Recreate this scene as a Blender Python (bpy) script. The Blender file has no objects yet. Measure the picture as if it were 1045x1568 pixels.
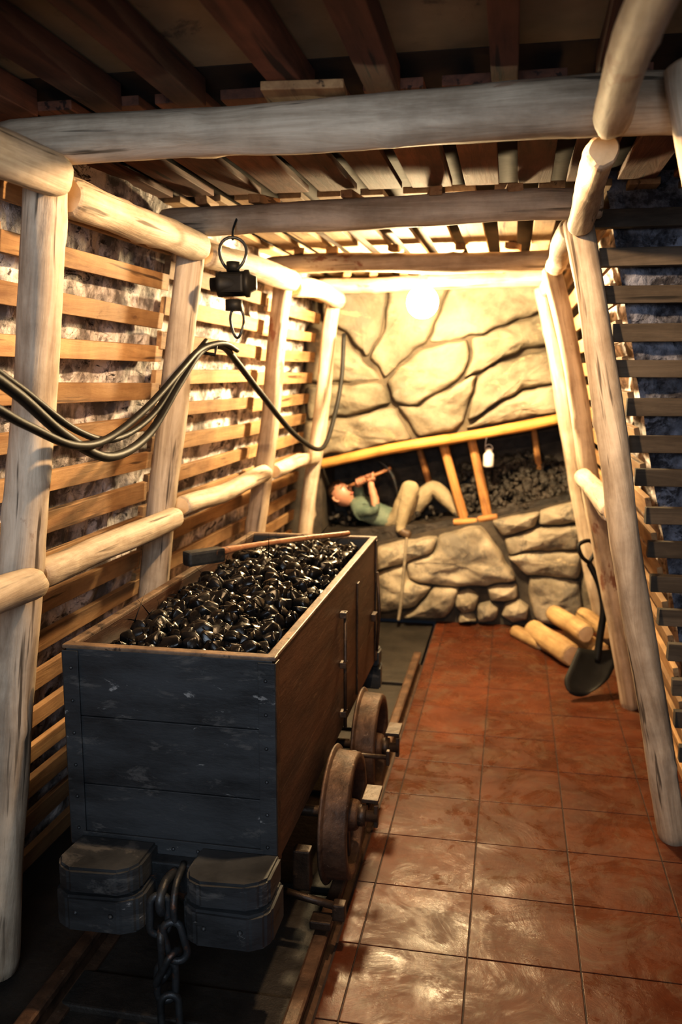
import bpy, bmesh, math, random
from mathutils import Vector, Matrix, noise, Euler
random.seed(7)
V=Vector
scene=bpy.context.scene
try: scene.view_settings.view_transform='Standard'
except Exception: pass
try: scene.view_settings.look='Medium High Contrast'
except Exception: pass

# ---------------------------------------------------------------- materials
def ramp(nt, fac, stops):
    r=nt.nodes.new('ShaderNodeValToRGB')
    el=r.color_ramp.elements
    while len(el)<len(stops): el.new(0.5)
    for e,(p,c) in zip(el,stops):
        e.position=p; e.color=(c[0],c[1],c[2],1)
    nt.links.new(fac,r.inputs[0]); return r.outputs[0]
def mixc(nt,fac,a,b,mode='MIX'):
    m=nt.nodes.new('ShaderNodeMix'); m.data_type='RGBA'; m.blend_type=mode
    if hasattr(fac,'is_linked'): nt.links.new(fac,m.inputs[0])
    else: m.inputs[0].default_value=fac
    for s,i in ((a,6),(b,7)):
        if hasattr(s,'is_linked'): nt.links.new(s,m.inputs[i])
        else: m.inputs[i].default_value=(s[0],s[1],s[2],1)
    return m.outputs[2]
def tex(nt,kind,scale,vec,**k):
    n=nt.nodes.new(kind)
    if 'Scale' in n.inputs: n.inputs['Scale'].default_value=scale
    if 'Detail' in n.inputs: n.inputs['Detail'].default_value=k.get('detail',5)
    if 'Roughness' in n.inputs: n.inputs['Roughness'].default_value=k.get('rough',.6)
    if 'Distortion' in n.inputs: n.inputs['Distortion'].default_value=k.get('dist',0)
    nt.links.new(vec,n.inputs['Vector']); return n
def base(name):
    m=bpy.data.materials.new(name); m.use_nodes=True
    nt=m.node_tree; b=nt.nodes['Principled BSDF']
    tc=nt.nodes.new('ShaderNodeTexCoord')
    return m,nt,b,tc.outputs['Object']
def mapping(nt,vec,scale):
    mp=nt.nodes.new('ShaderNodeMapping'); mp.inputs['Scale'].default_value=scale
    nt.links.new(vec,mp.inputs['Vector']); return mp.outputs[0]
def bump(nt,b,h,strength,dist=.01):
    n=nt.nodes.new('ShaderNodeBump'); n.inputs['Strength'].default_value=strength
    n.inputs['Distance'].default_value=dist
    nt.links.new(h,n.inputs['Height']); nt.links.new(n.outputs[0],b.inputs['Normal'])
def island(nt,col,lo):
    g=nt.nodes.new('ShaderNodeNewGeometry')
    f=ramp(nt,g.outputs['Random Per Island'],[(0,(lo,lo,lo)),(1,(1,1,1))])
    return mixc(nt,1.0,col,f,'MULTIPLY')
def wood(name,axis,light,dark,patch=None,pa=.55,rough=.7,knots=True,bs=.5,isl=None,cracks=True):
    m,nt,b,vec=base(name)
    oi=nt.nodes.new('ShaderNodeObjectInfo')
    sh=nt.nodes.new('ShaderNodeVectorMath'); sh.operation='MULTIPLY_ADD'
    cm=nt.nodes.new('ShaderNodeCombineXYZ')
    for i in range(3): nt.links.new(oi.outputs['Random'],cm.inputs[i])
    nt.links.new(cm.outputs[0],sh.inputs[0]); sh.inputs[1].default_value=(13,17,11); nt.links.new(vec,sh.inputs[2])
    vec=sh.outputs[0]
    s=[14,14,14]; s[axis]=1.2
    v=mapping(nt,vec,s)
    n=tex(nt,'ShaderNodeTexNoise',1.6,v,detail=9,rough=.7,dist=.6)
    col=ramp(nt,n.outputs[0],[(.34,dark),(.60,light)])
    n2=tex(nt,'ShaderNodeTexNoise',3.0,vec,detail=6,rough=.65)
    tone=ramp(nt,n2.outputs[0],[(.32,(.55,.52,.49)),(.58,(1,1,1))])
    col=mixc(nt,1.0,col,tone,'MULTIPLY')
    if cracks:
        s3=[34,34,34]; s3[axis]=1.6
        n3=tex(nt,'ShaderNodeTexNoise',1.0,mapping(nt,vec,s3),detail=3)
        f=ramp(nt,n3.outputs[0],[(.62,(0,0,0)),(.68,(1,1,1))])
        col=mixc(nt,f,col,[c*.3 for c in dark])
    if patch:
        n4=tex(nt,'ShaderNodeTexNoise',5.0,mapping(nt,vec,[1 if i!=axis else .45 for i in range(3)]),detail=7,rough=.7,dist=.4)
        f=ramp(nt,n4.outputs[0],[(pa,(0,0,0)),(pa+.035,(1,1,1))])
        col=mixc(nt,f,col,patch)
    if knots:
        s2=[8,8,8]; s2[axis]=4.2
        vo=tex(nt,'ShaderNodeTexVoronoi',1,mapping(nt,vec,s2))
        f=ramp(nt,vo.outputs['Distance'],[(.09,(1,1,1)),(.17,(0,0,0))])
        col=mixc(nt,f,col,[c*.22 for c in dark])
    if isl: col=island(nt,col,isl)
    nt.links.new(col,b.inputs['Base Color'])
    b.inputs['Roughness'].default_value=rough
    bump(nt,b,n.outputs[0],bs,.008)
    return m
def mottled(name,c1,c2,scale=6,rough=.6,metal=0,c3=None,p3=.6,bs=.4,bd=.01,r2=None,lo=.35,hi=.65,stretch=(1,1,1),isl=None,spec=None,c4=None,p4=.62,s4=9,st4=(1,1,3)):
    m,nt,b,vec=base(name)
    v=mapping(nt,vec,stretch)
    n=tex(nt,'ShaderNodeTexNoise',scale,v,detail=8,rough=.65)
    col=ramp(nt,n.outputs[0],[(lo,c1),(hi,c2)])
    if c3:
        n2=tex(nt,'ShaderNodeTexNoise',scale*2.3,v,detail=6,rough=.7,dist=.5)
        f=ramp(nt,n2.outputs[0],[(p3,(0,0,0)),(p3+.08,(1,1,1))])
        col=mixc(nt,f,col,c3)
    if c4:
        n5=tex(nt,'ShaderNodeTexNoise',s4,mapping(nt,vec,st4),detail=9,rough=.75,dist=1.5)
        f=ramp(nt,n5.outputs[0],[(p4,(0,0,0)),(p4+.04,(1,1,1))])
        col=mixc(nt,f,col,c4)
    if isl: col=island(nt,col,isl)
    nt.links.new(col,b.inputs['Base Color'])
    b.inputs['Metallic'].default_value=metal
    if spec is not None: b.inputs['Specular IOR Level'].default_value=spec
    if r2 is None: b.inputs['Roughness'].default_value=rough
    else:
        rr=ramp(nt,n.outputs[0],[(.35,(rough,)*3),(.65,(r2,)*3)])
        nt.links.new(rr,b.inputs['Roughness'])
    bump(nt,b,n.outputs[0],bs,bd)
    return m
def emis(name,col,s):
    m,nt,b,vec=base(name)
    b.inputs['Emission Color'].default_value=(*col,1); b.inputs['Emission Strength'].default_value=s
    b.inputs['Base Color'].default_value=(*col,1)
    return m

M_log   =wood('peeled_log_wood',2,(.57,.48,.37),(.31,.24,.17),(.28,.19,.13),.66)
M_logbk =wood('barky_log_wood',2,(.53,.43,.32),(.27,.19,.12),(.21,.10,.06),.60)
M_logend=mottled('log_end_grain',(.52,.36,.20),(.70,.53,.33),9,.8)
M_fire  =wood('firewood_bark',2,(.54,.38,.19),(.34,.21,.10),(.30,.17,.08),.62)
M_slat  =wood('sawn_board_y',1,(.56,.345,.165),(.34,.175,.078),(.20,.10,.045),.66,rough=.75,isl=.5)
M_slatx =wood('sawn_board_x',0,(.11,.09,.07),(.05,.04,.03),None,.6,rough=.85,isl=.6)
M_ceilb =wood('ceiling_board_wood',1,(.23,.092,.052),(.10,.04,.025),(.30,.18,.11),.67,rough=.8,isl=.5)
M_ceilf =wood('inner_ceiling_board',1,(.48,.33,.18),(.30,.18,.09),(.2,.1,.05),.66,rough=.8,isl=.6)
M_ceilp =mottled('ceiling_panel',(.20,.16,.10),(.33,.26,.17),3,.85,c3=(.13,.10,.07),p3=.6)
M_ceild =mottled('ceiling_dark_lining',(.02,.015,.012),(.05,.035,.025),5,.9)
M_rock  =mottled('seam_rock',(.15,.135,.13),(.80,.73,.70),7,.8,c3=(.22,.19,.185),p3=.53,bs=1,bd=.03,lo=.42,hi=.58,c4=(.035,.03,.03),p4=.57,s4=5)
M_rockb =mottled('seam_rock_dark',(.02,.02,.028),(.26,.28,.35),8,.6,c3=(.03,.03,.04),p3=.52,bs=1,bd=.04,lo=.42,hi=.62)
M_coal  =mottled('coal',(.0025,.0025,.003),(.008,.008,.009),11,.17,r2=.42,bs=.35,bd=.008,spec=.27)
M_coalw =mottled('coal_face',(.01,.009,.008),(.05,.04,.033),9,.5,c3=(.10,.085,.07),p3=.66,bs=1,bd=.03)
M_cartf =mottled('cart_painted_plank',(.011,.0125,.014),(.033,.037,.041),3.2,.5,c3=(.065,.064,.062),p3=.57,bs=.9,bd=.006,r2=.74,stretch=(1,1,3),c4=(.20,.20,.195),p4=.625,s4=5,st4=(1,1,2.5))
M_carts =mottled('cart_side_board',(.024,.012,.008),(.072,.034,.019),5,.5,c3=(.12,.07,.042),p3=.60,bs=.8,bd=.006,stretch=(1,.5,3),c4=(.18,.13,.09),p4=.65,s4=6)
M_iron  =mottled('dark_iron',(.014,.016,.018),(.045,.05,.055),12,.45,metal=.4,c3=(.10,.05,.03),p3=.60,bs=.5)
M_ironb =mottled('brown_iron',(.025,.016,.011),(.07,.045,.03),12,.45,metal=.4,c3=(.12,.07,.04),p3=.60,bs=.5)
M_rust  =mottled('rusty_iron',(.035,.020,.013),(.12,.07,.043),14,.55,metal=.3,c3=(.20,.14,.10),p3=.62,bs=.6)
M_rim   =mottled('worn_rim_wood',(.06,.04,.028),(.20,.135,.085),12,.5,bs=.4,c3=(.03,.02,.015),p3=.56)
M_black =mottled('black_rubber',(.005,.005,.005),(.011,.011,.011),12,.55,bs=.1,spec=.2)
M_bed   =mottled('track_bed',(.010,.009,.008),(.03,.026,.022),5,.6,bs=.8,bd=.02)
M_grout =mottled('grout',(.015,.008,.006),(.035,.02,.014),20,.8)
M_handle=wood('handle_wood',0,(.42,.20,.09),(.22,.09,.04),None,rough=.5,knots=False)
M_mback =mottled('mural_crack_paint',(.035,.026,.017),(.12,.09,.055),7,.85)
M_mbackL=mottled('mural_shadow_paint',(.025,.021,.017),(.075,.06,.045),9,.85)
M_stU   =mottled('mural_light_stone',(.105,.09,.066),(.315,.265,.19),1.7,.95,c3=(.185,.165,.13),p3=.55,bs=.9,bd=.05,isl=.70,c4=(.33,.265,.17),p4=.56,s4=2.0,st4=(1,1,2.4),lo=.36,hi=.60,spec=.2)
M_stL   =mottled('mural_grey_stone',(.115,.10,.078),(.44,.375,.28),2.4,.95,c3=(.19,.17,.14),p3=.53,bs=.8,bd=.04,isl=.62,c4=(.43,.35,.235),p4=.60,s4=2.4,st4=(1,1,2),hi=.6,spec=.2)
M_mtim  =wood('mural_timber',2,(.60,.31,.08),(.40,.18,.045),None,knots=False,cracks=False)
M_mprop =wood('mural_prop',2,(.56,.29,.10),(.26,.11,.035),None,knots=False,cracks=False)
M_skin  =mottled('skin',(.42,.20,.12),(.50,.26,.17),20,.55,bs=.05)
M_shirt =mottled('green_shirt',(.08,.12,.095),(.16,.20,.155),9,.85,bs=.6,bd=.02)
M_trous =mottled('khaki_trousers',(.25,.20,.125),(.37,.30,.19),8,.85,bs=.8,bd=.03)
M_boot  =mottled('boot_leather',(.06,.035,.02),(.11,.07,.04),9,.5)
M_hair  =mottled('brown_hair',(.03,.015,.008),(.08,.04,.02),40,.6,stretch=(1,1,3))
M_eye   =mottled('eye_white',(.7,.68,.62),(.75,.72,.68),5,.3)
M_lip   =mottled('lips',(.33,.11,.08),(.38,.14,.1),9,.5)
M_white =mottled('enamel_white',(.6,.6,.58),(.75,.74,.7),9,.4)
M_bulb  =emis('lamp_glow',(1,.75,.42),1200)

def tile_mat():
    m,nt,b,vec=base('terracotta_tile')
    sn=nt.nodes.new('ShaderNodeVectorMath'); sn.operation='SNAP'
    ad=nt.nodes.new('ShaderNodeVectorMath'); ad.operation='ADD'; ad.inputs[1].default_value=(.075,.02,5)
    nt.links.new(vec,ad.inputs[0]); nt.links.new(ad.outputs[0],sn.inputs[0]); sn.inputs[1].default_value=(.3,.3,50)
    wn=nt.nodes.new('ShaderNodeTexWhiteNoise'); nt.links.new(sn.outputs[0],wn.inputs['Vector'])
    n=tex(nt,'ShaderNodeTexNoise',5,vec,detail=8,rough=.7)
    c=ramp(nt,n.outputs[0],[(.3,(.062,.019,.009)),(.7,(.125,.040,.018))])
    t=ramp(nt,wn.outputs[0],[(0,(.70,.70,.70)),(1,(1.0,1.0,1.0))])
    c=mixc(nt,1.0,c,t,'MULTIPLY')
    n3=tex(nt,'ShaderNodeTexNoise',6,vec,detail=9,rough=.75,dist=1.2)
    f=ramp(nt,n3.outputs[0],[(.50,(0,0,0)),(.66,(.6,.6,.6))])
    c=mixc(nt,f,c,(.10,.070,.048))
    nt.links.new(c,b.inputs['Base Color'])
    n2=tex(nt,'ShaderNodeTexNoise',3.6,vec,detail=9,rough=.78,dist=1.6)
    r=ramp(nt,n2.outputs[0],[(.42,(.16,)*3),(.56,(.52,)*3)])
    nt.links.new(r,b.inputs['Roughness'])
    b.inputs['Specular IOR Level'].default_value=.23
    bump(nt,b,n3.outputs[0],.3,.01)
    return m
M_tile=tile_mat()

# ---------------------------------------------------------------- helpers
def empty(name,loc):
    e=bpy.data.objects.new(name,None); e.location=loc; e.empty_display_size=.1
    scene.collection.objects.link(e); return e
def setparent(o,p):
    if p is not None:
        o.parent=p; o.matrix_parent_inverse=Matrix.Translation(-p.location)
def finish(name,bm,mats,parent=None,smooth=False,mw=None,recalc=True):
    if recalc: bmesh.ops.recalc_face_normals(bm,faces=bm.faces)
    me=bpy.data.meshes.new(name); bm.to_mesh(me); bm.free()
    for m in mats: me.materials.append(m)
    if smooth:
        for p in me.polygons: p.use_smooth=True
    o=bpy.data.objects.new(name,me); scene.collection.objects.link(o)
    if mw is not None: o.matrix_world=mw
    setparent(o,parent); return o
def box(bm,c,s,rot=None,mi=0,bev=0.0,jit=0):
    hx,hy,hz=s[0]/2,s[1]/2,s[2]/2
    R=(rot.to_matrix() if isinstance(rot,Euler) else rot) if rot is not None else Matrix.Identity(3)
    vs=[]
    for x in(-1,1):
        for y in(-1,1):
            for z in(-1,1):
                p=V((x*hx,y*hy,z*hz))+V((random.uniform(-jit,jit),random.uniform(-jit,jit),random.uniform(-jit,jit)))
                vs.append(bm.verts.new(R@p+V(c)))
    fs=[]
    for q in((0,1,3,2),(4,6,7,5),(0,4,5,1),(2,3,7,6),(0,2,6,4),(1,5,7,3)):
        f=bm.faces.new([vs[i] for i in q]); f.material_index=mi; fs.append(f)
    if bev>0:
        es=list({e for f in fs for e in f.edges})
        r=bmesh.ops.bevel(bm,geom=es,offset=bev,segments=2,affect='EDGES',profile=.6)
        for f in r['faces']: f.material_index=mi
def tube(bm,pts,rad,seg=12,closed=False,mi=0,cap=True,flat=1.0,n0=None):
    pts=[V(p) for p in pts]; n=len(pts)
    if not hasattr(rad,'__len__'): rad=[rad]*n
    tans=[]
    for i in range(n):
        if closed: t=pts[(i+1)%n]-pts[(i-1)%n]
        else: t=pts[min(i+1,n-1)]-pts[max(i-1,0)]
        tans.append(t.normalized())
    up=n0 or (V((0,0,1)) if abs(tans[0].z)<.9 else V((1,0,0)))
    nr=(up-tans[0]*up.dot(tans[0])).normalized()
    rings=[]
    for i in range(n):
        nr=(nr-tans[i]*nr.dot(tans[i])).normalized()
        bn=tans[i].cross(nr)
        rings.append([bm.verts.new(pts[i]+(nr*math.cos(2*math.pi*k/seg)*flat+bn*math.sin(2*math.pi*k/seg))*rad[i]) for k in range(seg)])
    for i in range(n if closed else n-1):
        a=rings[i]; b=rings[(i+1)%n]
        for k in range(seg):
            f=bm.faces.new([a[k],a[(k+1)%seg],b[(k+1)%seg],b[k]]); f.material_index=mi; f.smooth=True
    if cap and not closed:
        f=bm.faces.new(rings[0][::-1]); f.material_index=mi
        f=bm.faces.new(rings[-1]); f.material_index=mi
def catmull(pts,n=8):
    P=[V(p) for p in pts]; P=[P[0]*2-P[1]]+P+[P[-1]*2-P[-2]]
    out=[]
    for i in range(1,len(P)-2):
        for j in range(n):
            t=j/n
            out.append(.5*((2*P[i])+(-P[i-1]+P[i+1])*t+(2*P[i-1]-5*P[i]+4*P[i+1]-P[i+2])*t*t+(-P[i-1]+3*P[i]-3*P[i+1]+P[i+2])*t**3))
    out.append(P[-2]); return out
def lathe(bm,prof,seg,M,mi=0):
    rings=[]
    for r,z in prof:
        rings.append([bm.verts.new(M@V((r*math.cos(2*math.pi*k/seg),r*math.sin(2*math.pi*k/seg),z))) for k in range(seg)])
    for a,b in zip(rings[:-1],rings[1:]):
        for k in range(seg):
            f=bm.faces.new([a[k],a[(k+1)%seg],b[(k+1)%seg],b[k]]); f.material_index=mi; f.smooth=True
    for rg in (rings[0],rings[-1]):
        try:
            f=bm.faces.new(rg); f.material_index=mi
        except Exception: pass
def axisM(loc,d):
    q=V((0,0,1)).rotation_difference(V(d).normalized())
    return Matrix.Translation(V(loc))@q.to_matrix().to_4x4()
lc=[0]
def log(name,p0,p1,r0,r1,parent=None,mat=None,seg=24,rough=.15,bend=.013):
    lc[0]+=1; sd=lc[0]*7.31
    p0=V(p0);p1=V(p1);d=p1-p0;L=d.length
    bm=bmesh.new(); nr=max(6,int(L/.03)); rings=[]
    knots=[(random.uniform(.05,.95)*L,random.uniform(0,6.28)) for _ in range(max(2,int(L*5)))]
    for i in range(nr+1):
        z=L*i/nr; t=i/nr; r=r0+(r1-r0)*t
        if i in(0,nr): r*=.93
        cx=bend*noise.noise(V((z*1.3,sd,0)))*2; cy=bend*noise.noise(V((z*1.3,0,sd)))*2
        rg=[]
        for k in range(seg):
            a=2*math.pi*k/seg
            q=1+rough*noise.noise(V((math.cos(a)*1.3+sd,math.sin(a)*1.3,z*3)))+.04*noise.noise(V((math.cos(a)*5,math.sin(a)*5+sd,z*14)))
            for kz,ka in knots:
                dz=(z-kz)/.022; da=(math.atan2(math.sin(a-ka),math.cos(a-ka)))/.35
                e=dz*dz+da*da
                if e<4: q+=.15*math.exp(-e)
            rg.append(bm.verts.new((cx+r*q*math.cos(a),cy+r*q*math.sin(a),z)))
        rings.append(rg)
    for a,b in zip(rings[:-1],rings[1:]):
        for k in range(seg):
            f=bm.faces.new([a[k],a[(k+1)%seg],b[(k+1)%seg],b[k]]); f.smooth=True
    for rg,zz,s in((rings[0],-.006,1),(rings[-1],L+.006,1)):
        inner=[bm.verts.new((v.co.x*.85,v.co.y*.85,zz)) for v in rg]
        for k in range(seg):
            f=bm.faces.new([rg[k],rg[(k+1)%seg],inner[(k+1)%seg],inner[k]]); f.material_index=0
        f=bm.faces.new(inner); f.material_index=1
    return finish(name,bm,[mat or M_log,M_logend],parent,mw=axisM(p0,d))
def hull(n,sq=(1,1,1)):
    bm=bmesh.new()
    for i in range(n):
        v=V((random.gauss(0,1),random.gauss(0,1),random.gauss(0,1))).normalized()*random.uniform(.85,1)
        bm.verts.new((v.x*sq[0],v.y*sq[1],v.z*sq[2]))
    bmesh.ops.convex_hull(bm,input=bm.verts)
    for v in [v for v in bm.verts if not v.link_faces]: bm.verts.remove(v)
    bmesh.ops.dissolve_limit(bm,angle_limit=.35,verts=bm.verts,edges=bm.edges)
    bmesh.ops.bevel(bm,geom=list(bm.edges),offset=.10,segments=2,affect='EDGES',profile=.5)
    bm.verts.index_update()
    r=([v.co.copy() for v in bm.verts],[[v.index for v in f.verts] for f in bm.faces]); bm.free(); return r
PROTO=[hull(random.randint(12,20),(1,random.uniform(.7,1),random.uniform(.6,.9))) for _ in range(14)]
def chunks(name,items,mat,parent=None):
    vs=[];fs=[]
    for p,s in items:
        pv,pf=random.choice(PROTO); b=len(vs)
        R=Euler((random.uniform(0,6.3),random.uniform(0,6.3),random.uniform(0,6.3))).to_matrix()
        vs+=[(R@v)*s+V(p) for v in pv]; fs+=[[i+b for i in f] for f in pf]
    me=bpy.data.meshes.new(name); me.from_pydata([tuple(v) for v in vs],[],fs); me.materials.append(mat)
    for p in me.polygons: p.use_smooth=True
    o=bpy.data.objects.new(name,me); scene.collection.objects.link(o); setparent(o,parent); return o

# ---------------------------------------------------------------- lay-out constants (metres)
TOP=2.08
def XL(z): return -1.47+.30*z/2.07     # left lagging plane
def XR(z): return .70-.43*z/2.07       # right lagging plane
SECT=[(-.95,.84),(.86,1.90),(1.92,2.93),(2.95,4.17),(4.19,5.36)]

# ---------------------------------------------------------------- floor
bm=bmesh.new()
gx=[-.435,-.375,-.075,.225,.525,.825,1.125,1.425]
ys=[-1.12+.3*i for i in range(22)]+[5.44]
for i in range(len(gx)-1):
    for j in range(len(ys)-1):
        x0,x1,y0,y1=gx[i],gx[i+1],ys[j],ys[j+1]
        g=.002
        box(bm,((x0+x1)/2,(y0+y1)/2,-.01+random.uniform(-.0006,.0006)),(x1-x0-2*g,y1-y0-2*g,.02),mi=0,bev=.0015)
box(bm,(.49,2.16,-.03),(1.86,6.6,.052),mi=1)
box(bm,(-1.05,2.16,-.045),(1.18,6.6,.04),mi=2)
floor=finish('floor',bm,[M_tile,M_grout,M_bed])

# ---------------------------------------------------------------- rails
rt=empty('rail_track',(-.78,1.5,0))
for nm,x in(('rail_right',-.47),('rail_left',-1.09)):
    bm=bmesh.new()
    pr=[(-.035,-.024),(.033,-.024),(.033,-.016),(.007,-.006),(.007,.04),(.02,.044),(.02,.060),(.014,.064),(-.014,.064),(-.02,.060),(-.02,.044),(-.007,.04),(-.007,-.006),(-.035,-.016)]
    a=[bm.verts.new((x+px,-1,pz)) for px,pz in pr]; b=[bm.verts.new((x+px,4.6,pz)) for px,pz in pr]
    for k in range(len(pr)):
        bm.faces.new([a[k],a[(k+1)%len(pr)],b[(k+1)%len(pr)],b[k]])
    bm.faces.new(a); bm.faces.new(b)
    finish(nm,bm,[M_rust],rt)
bm=bmesh.new()
for y in [-.6+.62*i for i in range(9)]:
    box(bm,(-.80,y,-.022),(.62,.13,.03),bev=.006)
finish('sleepers',bm,[M_bed],rt)

# ---------------------------------------------------------------- timber frames
frames=[(.85,-1.00,-1.28,.33,.72,.055),(1.89,-1.04,-1.30,.36,.74,.052),(2.92,-1.09,-1.38,.17,.60,.05),(4.15,-1.07,-1.37,.155,.60,.047),(5.15,-1.03,-1.32,.15,.58,.045)]
for i,(Y,lt,lf,rt_,rf,r) in enumerate(frames):
    e=empty('timber_support_frame',(-.4,Y,0))
    mt=M_log if i in(0,1,2) else M_logbk
    log('post_left',(lf,Y,0),(lt-.005,Y,TOP-r*.75),r*1.08,r*.95,e,M_logbk if i==3 else M_log)
    ypost=Y-.13 if i==1 else Y
    log('post_right',(rf,ypost,0),(rt_+(.0 if i!=1 else -.060),ypost,TOP-r*.75 if i!=1 else 2.12),r*1.0,r*.9,e,M_logbk if i==3 else M_log)
    x0=lt-.10; x1=rt_+(.08 if i!=1 else .25)
    log('cap_beam',(x0,Y,TOP+.0),(x1,Y,TOP+.005),r*.95,r*1.12 if i==1 else r,e,mt)
    if i>1:
        bm=bmesh.new(); x=lt+.05
        while x<rt_-.02:
            box(bm,(x,Y+.02,2.143),(.045,.13,.026),Matrix.Rotation(random.uniform(-.4,.4),3,'Z'),bev=.003,jit=.004)
            x+=random.uniform(.16,.30)
        finish('wedges',bm,[M_slat],e)
# spreader logs
sp=empty('spreader_logs',(-1.05,2.5,2))
top=[(-.99,-.99,.0,1.84),(-1.0,-1.05,1.95,2.9),(-1.05,-1.03,2.97,4.1),(-1.03,-1.0,4.2,5.1)]
for xa,xb,ya,yb in top:
    log('top_spreader_left',(xa-.02,ya,1.985),(xb-.01,yb,2.0),.046,.048,sp,M_log)
for ya,yb,x in((.9,1.86,-1.105),(1.93,2.86,-1.14),(2.97,4.1,-1.18),(4.2,5.12,-1.16)):
    log('low_spreader_left',(x,ya,1.09),(x-.01,yb,1.075),.038,.04,sp,M_log)
log('top_spreader_right',(.155,.3,2.055),(.165,1.81,2.035),.031,.034,sp,M_logbk)
log('top_spreader_right',(.18,1.97,2.03),(.18,2.86,2.03),.036,.038,sp,M_logbk)
log('top_spreader_right',(.17,2.98,2.03),(.17,4.09,2.03),.038,.042,sp,M_log)
log('top_spreader_right',(.16,4.21,2.03),(.16,5.09,2.03),.038,.04,sp,M_log)
log('low_spreader_right',(.345,2.99,1.12),(.345,4.08,1.10),.042,.042,sp,M_log)

# ---------------------------------------------------------------- rock surfaces
def rockgrid(name,fn,nu,nv,amp,mat,parent,ax):
    bm=bmesh.new(); g=[]
    for i in range(nu+1):
        row=[]
        for j in range(nv+1):
            p=V(fn(i/nu,j/nv))
            d=amp*(noise.fractal(p*5,.8,2.1,5)); 
            row.append(bm.verts.new(p+V(ax)*d))
        g.append(row)
    for i in range(nu):
        for j in range(nv):
            f=bm.faces.new([g[i][j],g[i+1][j],g[i+1][j+1],g[i][j+1]])
    return finish(name,bm,[mat],parent,recalc=False)
wl=empty('wall_left',(-1.4,2.2,1))
rockgrid('rock_face',lambda u,v:(XL(v*2.3)-.065,-1+6.5*u,v*2.3),260,90,.022,M_rock,wl,(1,0,0))
tl=math.atan(.30/2.07); tr=-math.atan(.43/2.07)
bm=bmesh.new()
for (y0,y1) in SECT:
    z=.06; off=random.uniform(-.01,.01)
    while z<2.1:
        h=random.uniform(.052,.066)
        a=y0+random.uniform(-.03,.005); b=y1+random.uniform(-.005,.03)
        zc=z+off
        rot=Matrix.Rotation(tl,3,'Y')@Matrix.Rotation(random.uniform(-.012,.012),3,'X')
        box(bm,(XL(zc)+random.uniform(-.004,.004),(a+b)/2,zc),(.02,b-a,h),rot,bev=.0025,jit=.002)
        z+=.123+random.uniform(-.007,.007)
finish('lagging_boards',bm,[M_slat],wl)

wr=empty('wall_right',(.7,3.5,1))
rockgrid('rock_face',lambda u,v:(XR(v*2.3)+.13,3.12+2.4*u,v*2.3),80,80,.04,M_rock,wr,(-1,0,0))
bm=bmesh.new()
for (y0,y1) in [(3.06,4.17),(4.19,5.36)]:
    z=.06
    while z<2.1:
        h=random.uniform(.062,.076)
        box(bm,(XR(z),(y0+y1)/2,z),(.02,y1-y0,h),Matrix.Rotation(tr,3,'Y'),bev=.0025,jit=.0015)
        z+=.118
finish('lagging_boards',bm,[M_slat],wr)
rockgrid('bay_rock_face',lambda u,v:(XR(v*2.3)+.03+1.2*u,3.08,v*2.3),70,90,.03,M_rockb,wr,(0,-1,0))
bm=bmesh.new(); z=.05
while z<2.12:
    xa=XR(z)-.035+random.uniform(-.012,.012)
    box(bm,((xa+1.5)/2,3.0+random.uniform(-.006,.006),z),(1.5-xa,.035,.056),Matrix.Rotation(random.uniform(-.01,.01),3,'Y'),bev=.003,jit=.002)
    z+=.118
finish('bay_boards',bm,[M_slatx],wr)
rockgrid('bay_side_rock',lambda u,v:(1.46,-1+4.1*u,v*2.3),60,40,.04,M_rockb,wr,(-1,0,0))

# ---------------------------------------------------------------- ceiling
ce=empty('ceiling',(0,2.2,2.2))
bm=bmesh.new()
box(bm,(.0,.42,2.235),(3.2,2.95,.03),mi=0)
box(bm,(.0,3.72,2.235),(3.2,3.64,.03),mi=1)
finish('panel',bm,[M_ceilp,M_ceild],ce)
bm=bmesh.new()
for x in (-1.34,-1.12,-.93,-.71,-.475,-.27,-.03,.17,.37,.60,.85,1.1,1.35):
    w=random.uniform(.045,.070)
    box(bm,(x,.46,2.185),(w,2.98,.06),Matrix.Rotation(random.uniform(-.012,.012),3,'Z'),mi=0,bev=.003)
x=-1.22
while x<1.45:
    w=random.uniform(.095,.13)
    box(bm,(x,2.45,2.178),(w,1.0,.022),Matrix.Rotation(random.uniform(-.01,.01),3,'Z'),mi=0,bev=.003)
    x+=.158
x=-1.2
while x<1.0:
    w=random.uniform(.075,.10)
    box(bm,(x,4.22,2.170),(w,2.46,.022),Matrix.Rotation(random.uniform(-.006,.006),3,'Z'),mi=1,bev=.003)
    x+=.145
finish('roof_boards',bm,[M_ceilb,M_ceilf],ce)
bm=bmesh.new()
box(bm,(-.44,1.86,2.146),(.17,.09,.018),Matrix.Rotation(.1,3,'Z'),bev=.003)
finish('loose_board',bm,[M_slat],ce)

# ---------------------------------------------------------------- back wall (painted stone relief with recess)
def MU(u,v,d=0):
    k=(v-700)/730
    return V(((u-1187+22*k)*(.00264+.00013*k),5.45-d,1.996-(v-700)*.0027))
wb=empty('wall_back',(-.4,5.6,1))
def prism(bm,poly,d0,d1,mi=0):
    a=[bm.verts.new(MU(u,v,d0)) for u,v in poly]; b=[bm.verts.new(MU(u,v,d1)) for u,v in poly]
    n=len(poly)
    for f in(bm.faces.new(a),bm.faces.new(b)): f.material_index=mi
    for k in range(n):
        f=bm.faces.new([a[k],a[(k+1)%n],b[(k+1)%n],b[k]]); f.material_index=mi
bm=bmesh.new()
prism(bm,[(560,580),(1500,580),(1500,905),(1290,948),(1100,985),(900,1035),(560,1095)],-.42,0)
finish('upper_base',bm,[M_mback],wb)
bm=bmesh.new()
prism(bm,[(560,1270),(745,1262),(870,1255),(1000,1222),(1130,1190),(1310,1140),(1500,1120),(1500,1440),(560,1440)],-.42,0)
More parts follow.
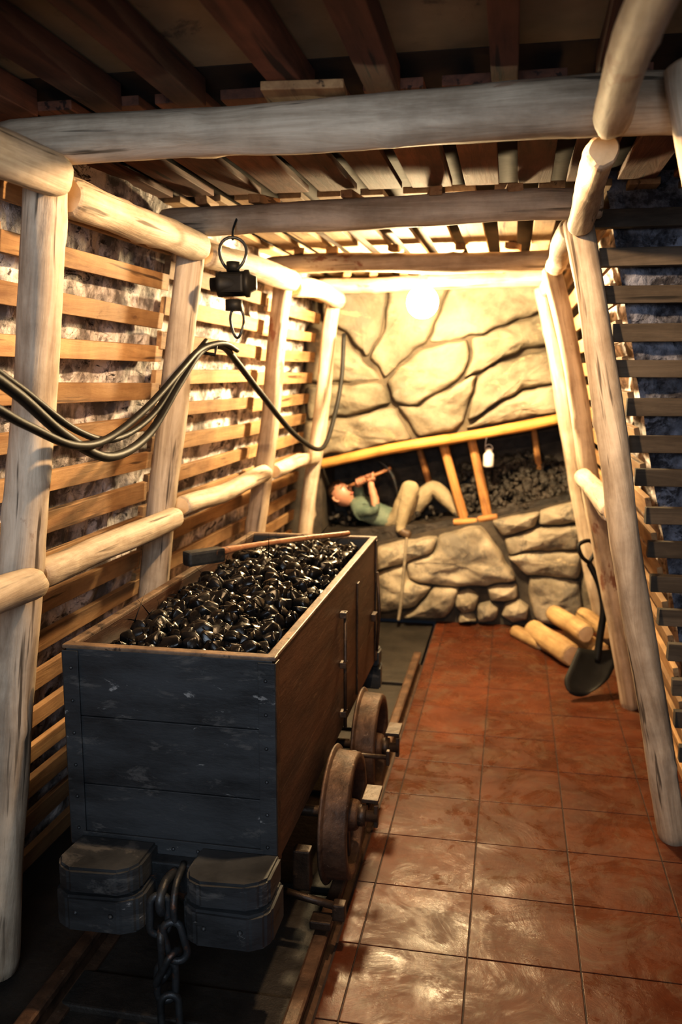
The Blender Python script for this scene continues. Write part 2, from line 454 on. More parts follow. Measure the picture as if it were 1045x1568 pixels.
prism(bm,[(560,1080),(735,1060),(735,1270),(560,1280)],-.42,0)
finish('lower_base',bm,[M_mbackL],wb)
bm=bmesh.new()
prism(bm,[(560,560),(1500,560),(1500,1445),(560,1445)],-.46,-.42)
finish('seam_back',bm,[M_coalw],wb)
def chaik(p,c):
    o=[]
    for i in range(len(p)):
        a=V(p[i]);b=V(p[(i+1)%len(p)])
        o+=[a*(1-c)+b*c,a*c+b*(1-c)]
    return o
def subd(p,step=22):
    o=[]
    for i in range(len(p)):
        a=V(p[i]);b=V(p[(i+1)%len(p)]); n=max(1,int((b-a).length/step))
        for k in range(n): o.append(a.lerp(b,k/n))
    return o
def stone(bm,poly,th,gap,cut,rnd,mi=0,rel=.22,warp=3.0,tk=.35):
    p=[V(q) for q in poly]
    ps=subd(p,10); c=sum(ps,V((0,0)))/len(ps)
    q=subd(chaik(chaik(p,cut),.25),8)
    q=[w+V((noise.noise(V((w.x*.03,w.y*.03,3.3))),noise.noise(V((w.x*.03,w.y*.03,9.1)))))*warp*2 for w in q]
    n=len(q); rings=[]; sd=random.uniform(0,50); tilt=V((random.uniform(-1,1),random.uniform(-1,.3)))
    tilt=tilt*(.9/max(60,max((w-c).length for w in q)))
    prof=[(0,-.3),(0,.15),(.8,.38),(2.0,.58),(4.5,.76),(9,.90)]
    for fr in (None,)*len(prof)+(.90,.78,.66,.54,.42,.30,.15):
        rg=[]
        for kk,w in enumerate(q):
            r=(w-c); L=r.length
            edge=1-.03*abs(noise.noise(V((w.x*.04,w.y*.04,sd))))
            if fr is None:
                sc,dd=prof[len(rings)]
                s=max(.15,(L-gap-sc*rnd)/L)*edge
            else:
                sc,dd=prof[-1]
                s=max(.15,(L-gap-sc*rnd)/L)*edge*fr; dd=.93+(1-fr)*.25
            pp=c+r*s; e=0
            if dd>.3:
                fz=noise.fractal(V((pp.x*.014,pp.y*.022,sd)),.7,2.2,5)
                rdg=abs(noise.noise(V((pp.x*.010+pp.y*.008,pp.y*.02-pp.x*.006,sd+7))))
                e=th*(rel*fz+rel*1.6*rdg+tk*(pp-c).dot(tilt))*min(1,dd)
            rg.append(bm.verts.new(MU(pp.x,pp.y,th*dd+e)))
        rings.append(rg)
    for a,b in zip(rings[:-1],rings[1:]):
        for k in range(n):
            f=bm.faces.new([a[k],a[(k+1)%n],b[(k+1)%n],b[k]]); f.smooth=True; f.material_index=mi
    f=bm.faces.new(rings[-1]); f.smooth=True; f.material_index=mi
U=[([(740,560),(905,560),(885,760),(848,822),(800,765),(740,740)],.5),
([(908,560),(1060,560),(1040,660),(985,792),(960,800),(890,868),(853,820),(890,760)],-.8),
([(1062,560),(1330,560),(1330,690),(1100,772),(988,792),(1044,660)],-1.0),
([(700,745),(797,770),(840,830),(880,870),(820,875),(700,882)],2.0),
([(700,887),(820,880),(885,875),(905,925),(820,950),(700,965)],-.2),
([(892,873),(965,805),(1080,780),(1085,830),(1060,870),(960,930),(912,925)],-.9),
([(1088,778),(1200,740),(1330,697),(1330,788),(1200,803),(1110,850),(1070,868),(1088,830)],-.2),
([(690,970),(820,955),(905,930),(930,960),(955,1005),(860,1030),(690,1060)],1.6),
([(915,932),(965,933),(1060,877),(1105,856),(1070,965),(1050,985),(965,1003),(938,960)],-.2),
([(1108,855),(1180,822),(1330,790),(1330,868),(1200,890),(1075,965)],-.8),
([(1200,895),(1330,872),(1330,935),(1200,958),(1065,985)],.2),
([(1335,560),(1470,560),(1470,930),(1335,932)],1)]
bm=bmesh.new()
for s,g in U: stone(bm,s,.066,g,.08,1.05,rel=.38,tk=.75)
finish('upper_stones',bm,[M_stU],wb)
Ls=[[(700,1290),(865,1262),(870,1330),(700,1340)],[(700,1345),(862,1335),(865,1430),(700,1435)],
[(870,1262),(1010,1232),(1003,1268),(932,1298),(872,1318)],
[(1012,1232),(1110,1203),(1192,1328),(1120,1343),(1000,1350),(943,1338),(938,1300),(1008,1270)],
[(1135,1193),(1240,1168),(1232,1200),(1160,1227)],
[(1243,1166),(1330,1138),(1330,1188),(1240,1196)],
[(1165,1232),(1240,1204),(1330,1193),(1330,1248),(1200,1258),(1172,1270)],
[(1172,1276),(1200,1263),(1330,1253),(1330,1318),(1213,1315)],
[(1216,1320),(1330,1323),(1330,1432),(1238,1425),(1222,1380)],
[(872,1324),(935,1303),(942,1343),(998,1355),(962,1398),(872,1424)],
[(1003,1356),(1058,1352),(1050,1385),(1030,1425),(930,1432),(968,1400)],
[(1055,1370),(1080,1358),(1102,1372),(1098,1402),(1070,1412),(1050,1395)],
[(1105,1395),(1130,1385),(1145,1400),(1140,1425),(1105,1430)],
[(1062,1415),(1090,1410),(1102,1430),(1060,1434)],
[(1125,1352),(1160,1342),(1188,1340),(1190,1368),(1160,1382),(1132,1380)],
[(1165,1388),(1195,1375),(1215,1390),(1212,1420),(1180,1428),(1155,1415)],
[(1335,1138),(1480,1120),(1480,1290),(1335,1290)],[(1335,1295),(1480,1295),(1480,1430),(1335,1430)]]
bm=bmesh.new()
for s in Ls: stone(bm,s,.09,-3.2,.09,1.4,rel=.24,warp=2)
finish('lower_stones',bm,[M_stL],wb)
def mlog(name,a,b,r0,r1,mat,d=-.02):
    return log(name,MU(a[0],a[1],d if len(a)<3 else a[2]),MU(b[0],b[1],d if len(b)<3 else b[2]),r0,r1,wb,mat,seg=12)
mlog('roof_timber',(735,1068),(1040,1003),.031,.033,M_mtim,.07)
mlog('roof_timber',(1025,1005),(1320,945),.033,.031,M_mtim,.07)
mlog('seam_prop',(1072,1200),(1022,1020),.032,.029,M_mprop,-.04)
mlog('seam_prop',(1125,1190),(1083,1008),.032,.028,M_mprop,-.04)
mlog('seam_prop',(985,1130),(955,1035),.022,.02,M_mprop,-.26)
mlog('seam_prop',(1040,1130),(1010,1030),.022,.02,M_mprop,-.30)
mlog('seam_prop',(1245,1080),(1225,975),.022,.02,M_mprop,-.28)
mlog('foot_block',(1048,1200),(1098,1195),.022,.022,M_mprop,-.03)
mlog('foot_block',(1105,1193),(1145,1185),.02,.02,M_mprop,-.03)
mlog('leaning_stick',(922,1428,.115),(945,1235,.105),.011,.009,M_stL)
it=[]
for _ in range(520):
    u=random.uniform(1060,1330); v=random.uniform(0,1)
    topv=1045+ (abs(u-1215)*.22)
    vv=topv+v*(1190-(u-1060)*.17-topv)
    it.append((MU(u,vv,-.36+.30*v+random.uniform(-.02,.02)),random.uniform(.018,.042)))
for _ in range(160):
    u=random.uniform(745,1060); it.append((MU(u,1240+random.uniform(-45,20)-(u-745)*.08,-.33+random.uniform(-.05,.22)),random.uniform(.015,.03)))
chunks('seam_coal',it,M_coalw,wb)
bm=bmesh.new()
prism(bm,[(735,1235),(1000,1205),(1130,1172),(1400,1105),(1400,1200),(735,1290)],-.42,-.03)
finish('seam_floor',bm,[M_coalw],wb)
bm=bmesh.new()
p=MU(1126,1070,-.05)
lathe(bm,[(.0,0),(.03,0),(.033,.01),(.033,.075),(.028,.085),(.022,.09),(.022,.11),(.012,.12),(0.0,.12)],20,Matrix.Translation(p))
tube(bm,[p+V((.024*math.cos(a),0,.11+.03*math.sin(a))) for a in [math.pi*i/10 for i in range(11)]]+[p+V((-.02,0,.16)),MU(1126,985,-.05)],.003,6)
finish('miners_safety_lamp',bm,[M_white],None)

# ---------------------------------------------------------------- reclining miner
mn=empty('reclining_miner',MU(900,1200,-.12))
J=[(908,1208,-.16,.090),(878,1200,-.15,.080),(846,1188,-.14,.092),(820,1176,-.14,.080),(800,1165,-.14,.038),(788,1158,-.14,.040),
(822,1184,-.07,.046),(866,1178,-.02,.035),(850,1108,-.045,.022),
(812,1158,-.20,.042),(812,1122,-.17,.031),(826,1108,-.09,.022),
(912,1218,-.11,.074),(948,1114,-.07,.060),(920,1226,-.03,.038),(948,1236,-.0,.026),
(918,1204,-.21,.072),(994,1126,-.20,.062),(1056,1186,-.15,.038),(1088,1180,-.13,.028),
(930,1166,-.09,.074),(955,1166,-.205,.070),(934,1163,-.055,.056),(1025,1153,-.18,.052)]
E=[(0,1),(1,2),(2,3),(3,4),(4,5),(3,6),(6,7),(7,8),(3,9),(9,10),(10,11),(0,12),(12,20),(20,13),(13,22),(22,14),(14,15),(0,16),(16,21),(21,17),(17,23),(23,18),(18,19)]
pts=[MU(a,b,c) for a,b,c,r in J]
me=bpy.data.meshes.new('body'); me.from_pydata([tuple(p) for p in pts],E,[])
tmp=bpy.data.objects.new('tmp_body',me); scene.collection.objects.link(tmp)
md=tmp.modifiers.new('s','SKIN'); sv=me.skin_vertices[0].data
for i,j in enumerate(J):
    sv[i].radius=(j[3],j[3]); sv[i].use_root=(i==0)
ss=tmp.modifiers.new('ss','SUBSURF'); ss.levels=2; ss.render_levels=2
dg=bpy.context.evaluated_depsgraph_get(); dg.update()
bme=bpy.data.meshes.new_from_object(tmp.evaluated_get(dg)); bpy.data.objects.remove(tmp)
bme.materials.clear()
for m in (M_shirt,M_trous,M_skin,M_boot): bme.materials.append(m)
emat={(0,1):1,(4,5):2,(3,4):2,(7,8):2,(10,11):2,(14,15):3,(18,19):3}
for i,e in enumerate(E):
    if e not in emat: emat[e]=1 if i>=11 else 0
for f in bme.polygons:
    c=f.center; best=None
    for e in E:
        a,b=pts[e[0]],pts[e[1]]; t=max(0,min(1,(c-a).dot(b-a)/(b-a).length_squared))
        r=J[e[0]][3]*(1-t)+J[e[1]][3]*t
        d=(c-(a+(b-a)*t)).length-r*.9
        if best is None or d<best[0]: best=(d,e,t)
    mi=emat[best[1]]
    if best[1]==(3,4) and best[2]<.6: mi=0
    if best[1]==(0,1) and best[2]>.55: mi=0
    if best[1]==(7,8) and best[2]<.18: mi=0
    f.material_index=mi; f.use_smooth=True
for v in bme.vertices:
    n=noise.fractal(v.co*22,.8,2,3)*.005
    v.co+=v.normal*n
o=bpy.data.objects.new('body',bme); scene.collection.objects.link(o); setparent(o,mn)
hc=MU(773,1148,-.135); up=(MU(764,1138,-.14)-MU(790,1160,-.13)).normalized()
fw=(V((.62,-.45,.62))); fw=(fw-up*fw.dot(up)).normalized(); sd=up.cross(fw).normalized()
HM=Matrix((( sd.x,fw.x,up.x,hc.x),(sd.y,fw.y,up.y,hc.y),(sd.z,fw.z,up.z,hc.z),(0,0,0,1)))@Matrix.Scale(1.14,4)
bm=bmesh.new()
bmesh.ops.create_uvsphere(bm,u_segments=28,v_segments=20,radius=1)
for v in bm.verts:
    x,y,z=v.co
    X=.058*x; Yy=.068*y; Z=.085*z
    if z<-.1: X*=1-.38*(-z-.1); Yy*=1-.12*(-z)
    if y>0 and z<.2: Yy+=.008*max(0,1-abs(z+.55)*2.4)*(1-abs(x))
    if y>.3: Yy-=.008*math.exp(-((z-.02)/.13)**2)*math.exp(-((abs(x)-.38)/.2)**2)
    if y>.3: Yy+=.005*math.exp(-((z-.2)/.1)**2)*(1 if abs(x)<.6 else 0)
    v.co=(X,Yy,Z)
for f in bm.faces: f.smooth=True
tube(bm,[(0,.064,.012),(0,.077,-.008),(0,.082,-.020),(0,.070,-.028)],[.006,.009,.012,.009],10)
for s in(-1,1):
    tube(bm,[(s*.056,-.004,.012),(s*.064,-.009,.016),(s*.066,-.012,.0),(s*.062,-.006,-.02),(s*.055,0,-.022)],[.006,.007,.007,.006,.004],8)
    r=bmesh.ops.create_uvsphere(bm,u_segments=10,v_segments=8,radius=.0095,matrix=Matrix.Translation((s*.022,.056,.002)))
    for v in r['verts']:
        for f in v.link_faces: f.material_index=2; f.smooth=True
    r=bmesh.ops.create_uvsphere(bm,u_segments=8,v_segments=6,radius=.0048,matrix=Matrix.Translation((s*.022,.0625,.002)))
    for v in r['verts']:
        for f in v.link_faces: f.material_index=1; f.smooth=True
    tube(bm,[(s*.008,.066,.014),(s*.022,.068,.019),(s*.036,.058,.015)],.0032,6,mi=1)
tube(bm,[(-.018,.058,-.046),(0,.067,-.044),(.018,.058,-.046)],[.002,.0045,.002],8,mi=3)
tube(bm,[(-.015,.058,-.051),(0,.066,-.051),(.015,.058,-.051)],[.002,.0045,.002],8,mi=3)
r=bmesh.ops.create_uvsphere(bm,u_segments=28,v_segments=20,radius=1)
hv=r['verts']
dele=[]
for v in hv:
    x,y,z=v.co
    if z<(-.35 if y<-.1 else .42+.1*math.sin(x*9)) and not (abs(x)>.8 and z>-.1 and y<.15): dele.append(v)
    n=1.07+.05*noise.noise(V((x*4,y*4,z*4)))
    v.co=(.058*x*n,.068*y*n-.002,.085*z*n)
for v in hv:
    for f in v.link_faces: f.material_index=1; f.smooth=True
bmesh.ops.delete(bm,geom=dele,context='VERTS')
finish('head',bm,[M_skin,M_hair,M_eye,M_lip],mn,mw=HM)
ha=MU(806,1120,-.07); hb=MU(892,1080,-.05); hd=(hb-ha).normalized()
def hand(name,wrist,s):
    c=ha+hd*((wrist-ha).dot(hd))
    w=(wrist-c); 
    if w.length<.012: w=V((0,0,-1))
    w=(w-hd*w.dot(hd)).normalized(); bn=hd.cross(w)
    bm=bmesh.new()
    tube(bm,[wrist-w*-.0,c+w*.034,c+w*.020],[.018,.024,.020],12,flat=1.25,n0=hd)
    for i,(ext,rr) in enumerate(((4.2,.0075),(4.7,.0082),(4.5,.0080),(3.8,.0068))):
        off=hd*((i-1.5)*.0165)
        P=[c+off+w*.030+bn*.006]
        for k in range(9):
            a=.25+ext*k/8
            P.append(c+off+(w*math.cos(a)+bn*math.sin(a))*(.0205-.001*k*.2))
        tube(bm,P,[rr*1.1]+[rr*(1.12 if k in(2,5) else .95) for k in range(8)]+[rr*.7],8)
    off=hd*(2.3*.0165)
    P=[c+w*.036+hd*.012-bn*.012]+[c+off*(.6+.4*k/4)+(w*math.cos(-(.5+1.7*k/4))+bn*math.sin(-(.5+1.7*k/4)))*.023 for k in range(5)]
    tube(bm,P,[.011,.0105,.0095,.009,.0085,.006],8)
    finish(name,bm,[M_skin],mn)
hand('hand_near',pts[8],1); hand('hand_far',pts[11],1)
pk=empty('pickaxe',(ha+hb)/2)
bm=bmesh.new()
tube(bm,[ha-hd*.03,ha,(ha+hb)/2,hb+hd*.02],[.011,.0105,.011,.013],10)
finish('handle',bm,[M_handle],pk)
bm=bmesh.new()
P=catmull([MU(868,1062,-.05),MU(880,1068,-.05),hb,MU(905,1102,-.05),MU(914,1138,-.05)],6)
tube(bm,P,[.004+.009*math.sin(math.pi*i/(len(P)-1)) for i in range(len(P))],8)
finish('head',bm,[M_iron],pk)

# ---------------------------------------------------------------- mine cart
ct=empty('mine_cart',(-.80,2.7,.0))
X0,X1,Y0,Y1,Z0,Z1=-1.075,-.535,1.91,3.50,.376,.90
bm=bmesh.new()
zz=[Z0,.545,.725,Z1]
for a,b in zip(zz[:-1],zz[1:]):
    box(bm,((X0+X1)/2,Y0+.016,(a+b)/2),(X1-X0-.01,.03,b-a-.002),mi=0,bev=.002)
    box(bm,((X0+X1)/2,Y1-.016,(a+b)/2),(X1-X0-.01,.03,b-a-.002),mi=0,bev=.002)
    for x in(X0+.012,X1-.012):
        box(bm,(x,(Y0+Y1)/2,(a+b)/2),(.022,Y1-Y0-.06,b-a-.001),mi=1,bev=.001)
box(bm,((X0+X1)/2,(Y0+Y1)/2,Z0+.012),(X1-X0-.02,Y1-Y0-.02,.024),mi=1)
finish('body_planks',bm,[M_cartf,M_carts],ct)
bm=bmesh.new()
def rivet(p,d,r=.006,mi=0):
    lathe(bm,[(0,0),(r,0),(r*.9,r*.45),(r*.5,r*.75),(0,r*.8)],8,axisM(p,d),mi)
for x,sx in((X0,-1),(X1,1)):
    for y,sy in((Y0,-1),(Y1,1)):
        box(bm,(x-sx*.018,y+sy*.003,(Z0+Z1)/2),(.042,.005,Z1-Z0-.01),mi=2,bev=.0015)
        box(bm,(x+sx*.003,y-sy*.014,(Z0+Z1)/2),(.005,.034,Z1-Z0-.01),mi=1,bev=.0015)
        for k in range(6):
            z=Z0+.05+k*.085
            rivet((x-sx*.02,y+sy*.005,z),(0,sy,0),.005)
box(bm,((X0+X1)/2,Y0-.004,Z0+.02),(X1-X0-.06,.006,.045),mi=2,bev=.0015)
for k in range(7): rivet((X0+.08+k*.065,Y0-.007,Z0+.02),(0,-1,0),.005)
for x,sx in((X0,-1),(X1,1)):
    box(bm,(x+sx*.003,3.05,(Z0+Z1)/2-.03),(.006,.035,Z1-Z0-.1),mi=1,bev=.0015)
    tube(bm,[(x+sx*.018,2.72,.80),(x+sx*.018,2.72,.40)],.006,8,mi=1)
    for z in(.79,.62,.45): box(bm,(x+sx*.012,2.72,z),(.022,.03,.02),mi=1,bev=.002)
    box(bm,(x+sx*.012,3.38,.60),(.02,.05,.03),mi=1,bev=.003)
    tube(bm,[(x+sx*.02,3.40,.78),(x+sx*.03,3.40,.62),(x+sx*.02,3.40,.45)],.006,8,mi=1)
finish('iron_fittings',bm,[M_iron,M_ironb,M_cartf],ct)
bm=bmesh.new()
box(bm,((X0+X1)/2,Y0+.012,Z1+.004),(X1-X0+.008,.028,.010),bev=.003,mi=0)
box(bm,((X0+X1)/2,Y1-.012,Z1+.004),(X1-X0+.008,.028,.010),bev=.003,mi=0)
for x in(X0+.010,X1-.010):
    box(bm,(x,(Y0+Y1)/2,Z1+.004),(.025,Y1-Y0-.04,.010),bev=.003,mi=0)
finish('rim',bm,[M_rim],ct)
bm=bmesh.new()
for x in(-.96,-.64): box(bm,(x,2.7,.325),(.07,1.56,.10),bev=.006)
for y in(2.0,2.67,3.4): box(bm,(-.80,y,.32),(.32,.08,.07),bev=.004)
for y in(2.42,2.92):
    for x in(-.955,-.645): box(bm,(x,y,.25),(.05,.12,.10),bev=.006)
finish('underframe',bm,[M_iron],ct)
def wheel(x,y,s):
    bm=bmesh.new()
    M=axisM((x,y,.254),(s,0,0))
    pr=[(.0,-.028),(.045,-.028),(.045,-.012),(.055,-.006),(.145,-.006),(.150,-.030),(.200,-.034),(.205,-.029),(.203,-.024),(.192,-.021),(.188,-.018),(.185,.040),(.180,.046),(.160,.046),(.153,.040),(.150,.006),(.055,.006),(.050,.012),(.045,.045),(.040,.052),(.0,.052)]
    lathe(bm,pr,48,M)
    for k in range(6):
        a=k*math.pi/3+.2
        R=M.to_3x3()@Matrix.Rotation(a,3,'Z')
        box(bm,M@V((.1*math.cos(a),.1*math.sin(a),.012)),(.10,.022,.018),R,bev=.003)
    return finish('wheel',bm,[M_rust],ct)
for y in(2.42,2.92):
    wheel(-.47,y,1); wheel(-1.09,y,-1)
    bm=bmesh.new()
    tube(bm,[(-1.17,y,.254),(-.36,y,.254)],.017,14)
    for s,x in((1,-.395),(-1,-1.165)):
        tube(bm,[(x-.028*s,y,.254),(x,y,.254)],.032,14)
    box(bm,(-.365,y,.258),(.012,.022,.070),bev=.002)
    box(bm,(-.385,y+.05,.30),(.05,.10,.012),bev=.002)
    finish('axle',bm,[M_ironb],ct)
bm=bmesh.new()
box(bm,(-.50,2.67,.30),(.05,.10,.05),bev=.006)
tube(bm,[(-.62,2.67,.33),(-.36,2.67,.33)],.008,8)
box(bm,(-.365,2.67,.33),(.012,.02,.05),bev=.003)
box(bm,(-.54,2.20,.20),(.05,.04,.12),bev=.006)
tube(bm,[(-.64,2.17,.15),(-.43,2.15,.125)],.011,8)
box(bm,(-.425,2.15,.115),(.035,.035,.05),bev=.006)
box(bm,(-.47,2.13,.09),(.06,.05,.025),bev=.005)
finish('brake_gear',bm,[M_ironb],ct)
def buffer(x0,x1,y0,y1,z0,z1):
    bm=bmesh.new()
    sgn=-1 if y0<2 else 1
    def slab(za,zb,ins):
        q=[(x0+ins,y1),(x1-ins,y1),(x1-ins,y0+.045),(x1-ins-.012,y0+.018),(x1-ins-.045,y0),(x0+ins+.045,y0),(x0+ins+.012,y0+.018),(x0+ins,y0+.045)]
        if sgn>0: q=[(a,y0+y1-b) for a,b in q]
        q=[(a+random.uniform(-.003,.003),b+random.uniform(-.003,.003)) for a,b in q]
        a=[bm.verts.new((p[0],p[1],za)) for p in q]; b=[bm.verts.new((p[0],p[1],zb+random.uniform(-.004,.003))) for p in q]
        fs=[bm.faces.new(a),bm.faces.new(b)]
        for k in range(8): fs.append(bm.faces.new([a[k],a[(k+1)%8],b[(k+1)%8],b[k]]))
        es=list({e for f in fs for e in f.edges})
        bmesh.ops.bevel(bm,geom=es,offset=.007,segments=2,affect='EDGES')
    slab(z0,z0+.095,0); slab(z0+.100,z1-.004,.008)
    for k in(.3,.7):
        lathe(bm,[(0,0),(.007,0),(.006,.003),(.004,.005),(0,.006)],10,axisM((x0+(x1-x0)*k,y0 if sgn<0 else y1,z0+.05),(0,sgn,0)))
    finish('buffer',bm,[M_cartf],ct)
for ya,yb in((1.755,1.905),(3.505,3.62)):
    buffer(-1.06,-.835,ya,yb,.245,.415); buffer(-.735,-.515,ya,yb,.245,.415)
bm=bmesh.new()
box(bm,(-.80,1.885,.33),(.30,.04,.10),bev=.005)
finish('headstock',bm,[M_iron],ct)
bm=bmesh.new()
def link(c,d,side,L=.118,W=.062,r=.0095):
    d=V(d).normalized(); side=V(side); side=(side-d*side.dot(d)).normalized()
    P=[]
    h=(L-W)/2; R=W/2-r
    for k in range(9): a=math.pi*k/8; P.append(V(c)+d*(h+R*math.sin(a))+side*R*math.cos(a))
    for k in range(9): a=math.pi+math.pi*k/8; P.append(V(c)+d*(-h+R*math.sin(a))+side*R*math.cos(a))
    tube(bm,P,r,8,closed=True)
tube(bm,catmull([(-.78,1.87,.36),(-.78,1.80,.37),(-.78,1.765,.345),(-.78,1.775,.31),(-.78,1.80,.31)],5),.012,8)
pos=[(-.785,1.770,.305),(-.780,1.766,.222),(-.768,1.760,.142),(-.758,1.752,.062)]
for k,p in enumerate(pos):
    sdv=(.9,.35,0) if k%2==0 else (.35,-.95,0)
    if k==3: sdv=(.93,.3,0)
    link(p,(.05*(k%2)-.02,-.05,-1),sdv)
link((-.745,1.765,.245),(.25,0,-1),(.9,.3,0)); link((-.765,1.762,.178),(-.5,0,-1),(.3,.9,0))
tube(bm,catmull([(-.76,1.87,.38),(-.752,1.80,.37),(-.748,1.77,.335),(-.746,1.768,.29)],5),.009,8)
finish('coupling_chain',bm,[M_iron],ct)
bm=bmesh.new(); g=[]
nx,ny=14,36
for i in range(nx+1):
    row=[]
    for j in range(ny+1):
        x=X0+.025+(X1-X0-.05)*i/nx; y=Y0+.035+(Y1-Y0-.07)*j/ny
        row.append(bm.verts.new((x,y,.845+.05*math.sin(math.pi*i/nx)*math.sin(math.pi*j/ny))))
    g.append(row)
for i in range(nx):
    for j in range(ny): bm.faces.new([g[i][j],g[i+1][j],g[i+1][j+1],g[i][j+1]])
finish('coal_bed',bm,[M_coal],ct)
it=[]
for _ in range(850):
    u=random.random(); v=random.random()
    s=random.uniform(.020,.046)
    x=X0+.03+s+(X1-X0-.06-2*s)*u; y=Y0+.04+s+(Y1-Y0-.08-2*s)*v
    z=.858+.062*math.sin(math.pi*u)**.6*math.sin(math.pi*v)**.4+random.uniform(-.014,.012)
    it.append(((x,y,z),s))
chunks('coal_load',it,M_coal,ct)

hm=empty('long_handled_hammer',(-.8,2.9,.95))
bm=bmesh.new()
P=catmull([(-1.02,2.70,.968),(-.90,2.83,.980),(-.76,3.0,.980),(-.60,3.22,.968)],6)
tube(bm,P,[.021-.011*min(1,i/6) for i in range(len(P))],12)
finish('handle',bm,[M_handle],hm)
bm=bmesh.new()
box(bm,(-1.0,2.72,.966),(.05,.14,.05),Matrix.Rotation(-.7,3,'Z'),bev=.01)
finish('head',bm,[M_iron],hm)

# ---------------------------------------------------------------- power cables
bm=bmesh.new()
A=[(-.95,1.0,1.66),(-.97,1.40,1.60),(-.98,1.60,1.535),(-1.0,1.83,1.432),(-1.02,2.09,1.358),(-1.04,2.385,1.394),(-1.03,2.60,1.53),(-1.015,2.785,1.647),(-1.0,2.95,1.665),(-1.0,3.10,1.62),(-1.0,3.43,1.49),(-1.0,4.0,1.284),(-1.0,4.58,1.175),(-.985,4.85,1.34),(-.97,4.98,1.55),(-.97,5.05,1.80)]
tube(bm,catmull(A,8),.0125,10)
B=[(-.93,1.0,1.58),(-.95,1.40,1.53),(-.96,1.60,1.47),(-.98,1.83,1.41),(-1.0,2.05,1.41),(-1.0,2.30,1.48),(-1.0,2.55,1.58),(-1.005,2.75,1.65),(-.985,2.92,1.675),(-.98,3.06,1.655)]
tube(bm,catmull(B,8),.010,10)
C=[(-.97,1.0,1.70),(-.98,1.40,1.625),(-.99,1.62,1.55),(-1.01,1.90,1.44),(-1.03,2.15,1.40),(-1.04,2.42,1.45),(-1.03,2.62,1.57),(-1.01,2.82,1.68)]
tube(bm,catmull(C,8),.009,8)
for p in((-1.03,2.86,1.655),):
    tube(bm,[(p[0]-.03,p[1]-.01,p[2]-.01),(p[0]+.035,p[1],p[2]-.02),(p[0]+.04,p[1],p[2]+.01)],.006,8)
finish('power_cable',bm,[M_black])

# ---------------------------------------------------------------- hanging switch box
hl=empty('hanging_cable_switch',(-.9,2.8,1.85))
bm=bmesh.new()
lathe(bm,[(0,-.075),(.022,-.075),(.024,-.055),(.040,-.052),(.042,-.04),(.040,-.036),(.040,.036),(.044,.04),(.044,.052),(.030,.056),(.022,.075),(0,.075)],24,axisM((-.905,2.80,1.86),(1,.15,.03)))
box(bm,(-.905,2.80,1.86),(.085,.075,.06),bev=.008)
tube(bm,[(-.905,2.80,1.81),(-.905,2.80,1.775)],.028,14)
tube(bm,[(-.905,2.80,1.90),(-.905,2.80,1.93)],.022,14)
finish('housing',bm,[M_black],hl)
bm=bmesh.new()
def ring(c,w,h,r,ry=0):
    P=[V(c)+V((w*math.cos(a),.012*math.sin(a*2),h*math.sin(a))) for a in [2*math.pi*k/24 for k in range(24)]]
    tube(bm,P,r,8,closed=True)
ring((-.905,2.80,1.955),.045,.052,.005)
ring((-.895,2.80,1.735),.022,.048,.0045)
tube(bm,catmull([(-.905,2.80,2.0),(-.915,2.84,2.04),(-.91,2.88,2.09)],4),.004,8)
finish('shackles',bm,[M_iron],hl)

# ---------------------------------------------------------------- lamps
def lamp(loc,r,mat,name='hanging_bulb_lamp'):
    e=empty(name,loc)
    bm=bmesh.new()
    bmesh.ops.create_uvsphere(bm,u_segments=24,v_segments=16,radius=r,matrix=Matrix.Translation(loc))
    finish('globe',bm,[mat],e,smooth=True)
    bm=bmesh.new(); L=V(loc)
    lathe(bm,[(0,.13),(.02,.13),(.026,.10),(.032,.09),(.034,.080),(.034,r*.92),(.03,r*.9),(0,r*.9)],20,Matrix.Translation(L))
    tube(bm,[L+V((0,0,.12)),L+V((0,0,.235))],.008,8)
    finish('cap',bm,[M_white],e)
    return e
lamp((-.45,4.40,1.92),.078,M_bulb)  # globe made oversized so its shape includes the bloom around the bulb
e=empty('shaded_work_lamp',(-.25,2.03,2.12))
bm=bmesh.new()
lathe(bm,[(.0,.035),(.02,.035),(.03,.02),(.055,-.01),(.058,-.012),(.053,-.012),(.028,.016),(0,.018)],24,Matrix.Translation((-.25,2.03,2.105)))  # unseen reflector added over the lamp to keep its light off the ceiling
finish('added_shade',bm,[M_iron],e)
ld=bpy.data.lights.new('work_lamp_light','SPOT'); ld.energy=100; ld.color=(1,.66,.36); ld.spot_size=math.radians(176); ld.spot_blend=.06; ld.shadow_soft_size=.025
lo=bpy.data.objects.new('work_lamp_light',ld); lo.location=(-.25,2.03,2.085); scene.collection.objects.link(lo); setparent(lo,e)
ad=bpy.data.lights.new('entrance_daylight','AREA'); ad.energy=62; ad.color=(.76,.87,1); ad.shape='RECTANGLE'; ad.size=1.3; ad.size_y=.6
ao=bpy.data.objects.new('entrance_daylight',ad); ao.location=(-.1,-1.0,1.8); ao.rotation_euler=(math.radians(100),0,0); scene.collection.objects.link(ao)

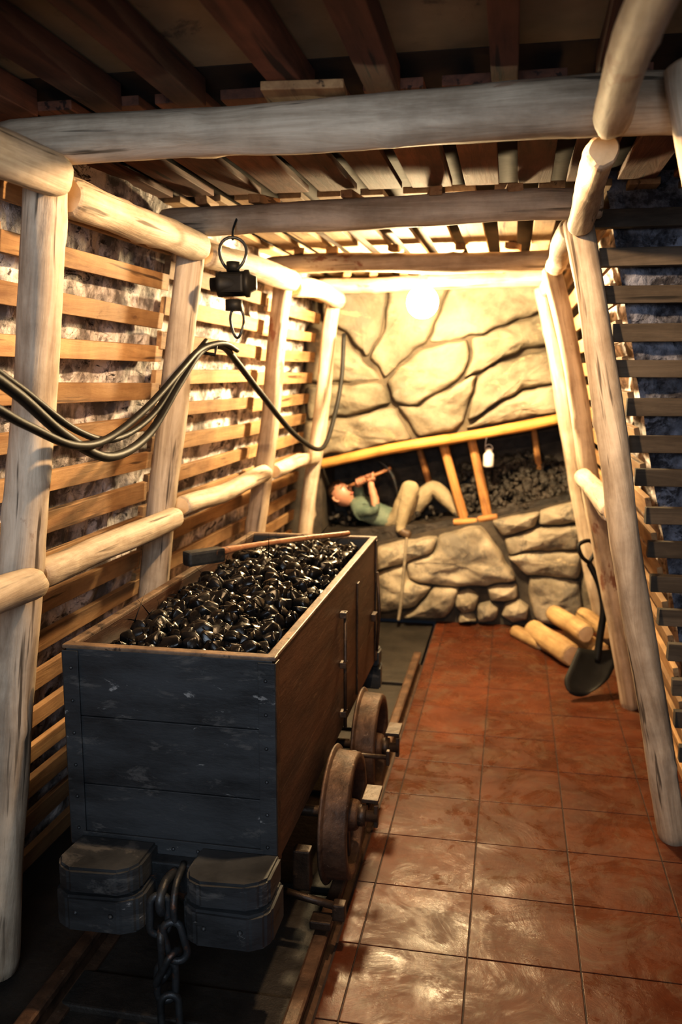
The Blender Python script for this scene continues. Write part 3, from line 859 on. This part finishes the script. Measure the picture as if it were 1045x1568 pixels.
# ---------------------------------------------------------------- firewood & shovel
fp=empty('firewood_pile',(.3,4.85,0))
def fl(a,b,r): log('split_log',a,b,r,r*.95,fp,M_fire,seg=16)
fl((.36,4.68,.067),(.17,5.15,.067),.066)
fl((.50,4.78,.060),(.37,5.2,.06),.058)
fl((.43,4.76,.17),(.28,5.2,.165),.054)
fl((.55,4.86,.16),(.45,5.2,.15),.048)
fl((.21,4.98,.045),(.06,5.22,.045),.042)
sh=empty('shovel',(.4,4.25,.2))
bm=bmesh.new()
g=[]
for i in range(9):
    row=[]
    for j in range(11):
        u=(i/8-.5)*2; v=j/10
        w=.11*(1-.55*max(0,(v-.6)/.4)**2)
        x=u*w; dp=.03*(u*u)+.02*(v**2)
        p=V((.37,4.18,.012))+V((1,.25,0))*x+V((.10,.16,.20))*(1-v)*1.0+V((-.15,-.1,.9))*dp*.7
        row.append(bm.verts.new(p))
    g.append(row)
for i in range(8):
    for j in range(10):
        f=bm.faces.new([g[i][j],g[i+1][j],g[i+1][j+1],g[i][j+1]]); f.smooth=True
ob=finish('blade',bm,[M_black],sh)
so=ob.modifiers.new('t','SOLIDIFY'); so.thickness=.004
bm=bmesh.new()
P=catmull([(.45,4.31,.16),(.462,4.34,.28),(.475,4.36,.42),(.45,4.38,.54),(.40,4.40,.64)],6)
tube(bm,P,[.019-.004*i/len(P) for i in range(len(P))],12)
Q=[V((.40,4.40,.64)),V((.36,4.37,.68)),V((.345,4.38,.735)),V((.40,4.42,.75)),V((.43,4.44,.70)),V((.40,4.40,.64))]
tube(bm,catmull(Q,4),.010,10)
finish('shaft',bm,[M_black],sh)

# ---------------------------------------------------------------- world & camera
w=bpy.data.worlds.new('world'); scene.world=w; w.use_nodes=True
w.node_tree.nodes['Background'].inputs[0].default_value=(.5,.6,.8,1); w.node_tree.nodes['Background'].inputs[1].default_value=.015
cam=bpy.data.cameras.new('camera'); co=bpy.data.objects.new('camera',cam); scene.collection.objects.link(co)
th=math.radians(11.06); ph=math.radians(9)
F=V((-math.sin(th)*math.cos(ph),math.cos(th)*math.cos(ph),-math.sin(ph))); R=V((math.cos(th),math.sin(th),0)); Up=R.cross(F)
co.matrix_world=Matrix(((R.x,Up.x,-F.x,0),(R.y,Up.y,-F.y,0),(R.z,Up.z,-F.z,1.57),(0,0,0,1)))
cam.sensor_fit='VERTICAL'; cam.sensor_height=36; cam.sensor_width=24; cam.lens=2000/2352*36
cam.clip_start=.02
cam.dof.use_dof=True; cam.dof.focus_distance=2.3; cam.dof.aperture_fstop=2.8
scene.camera=co
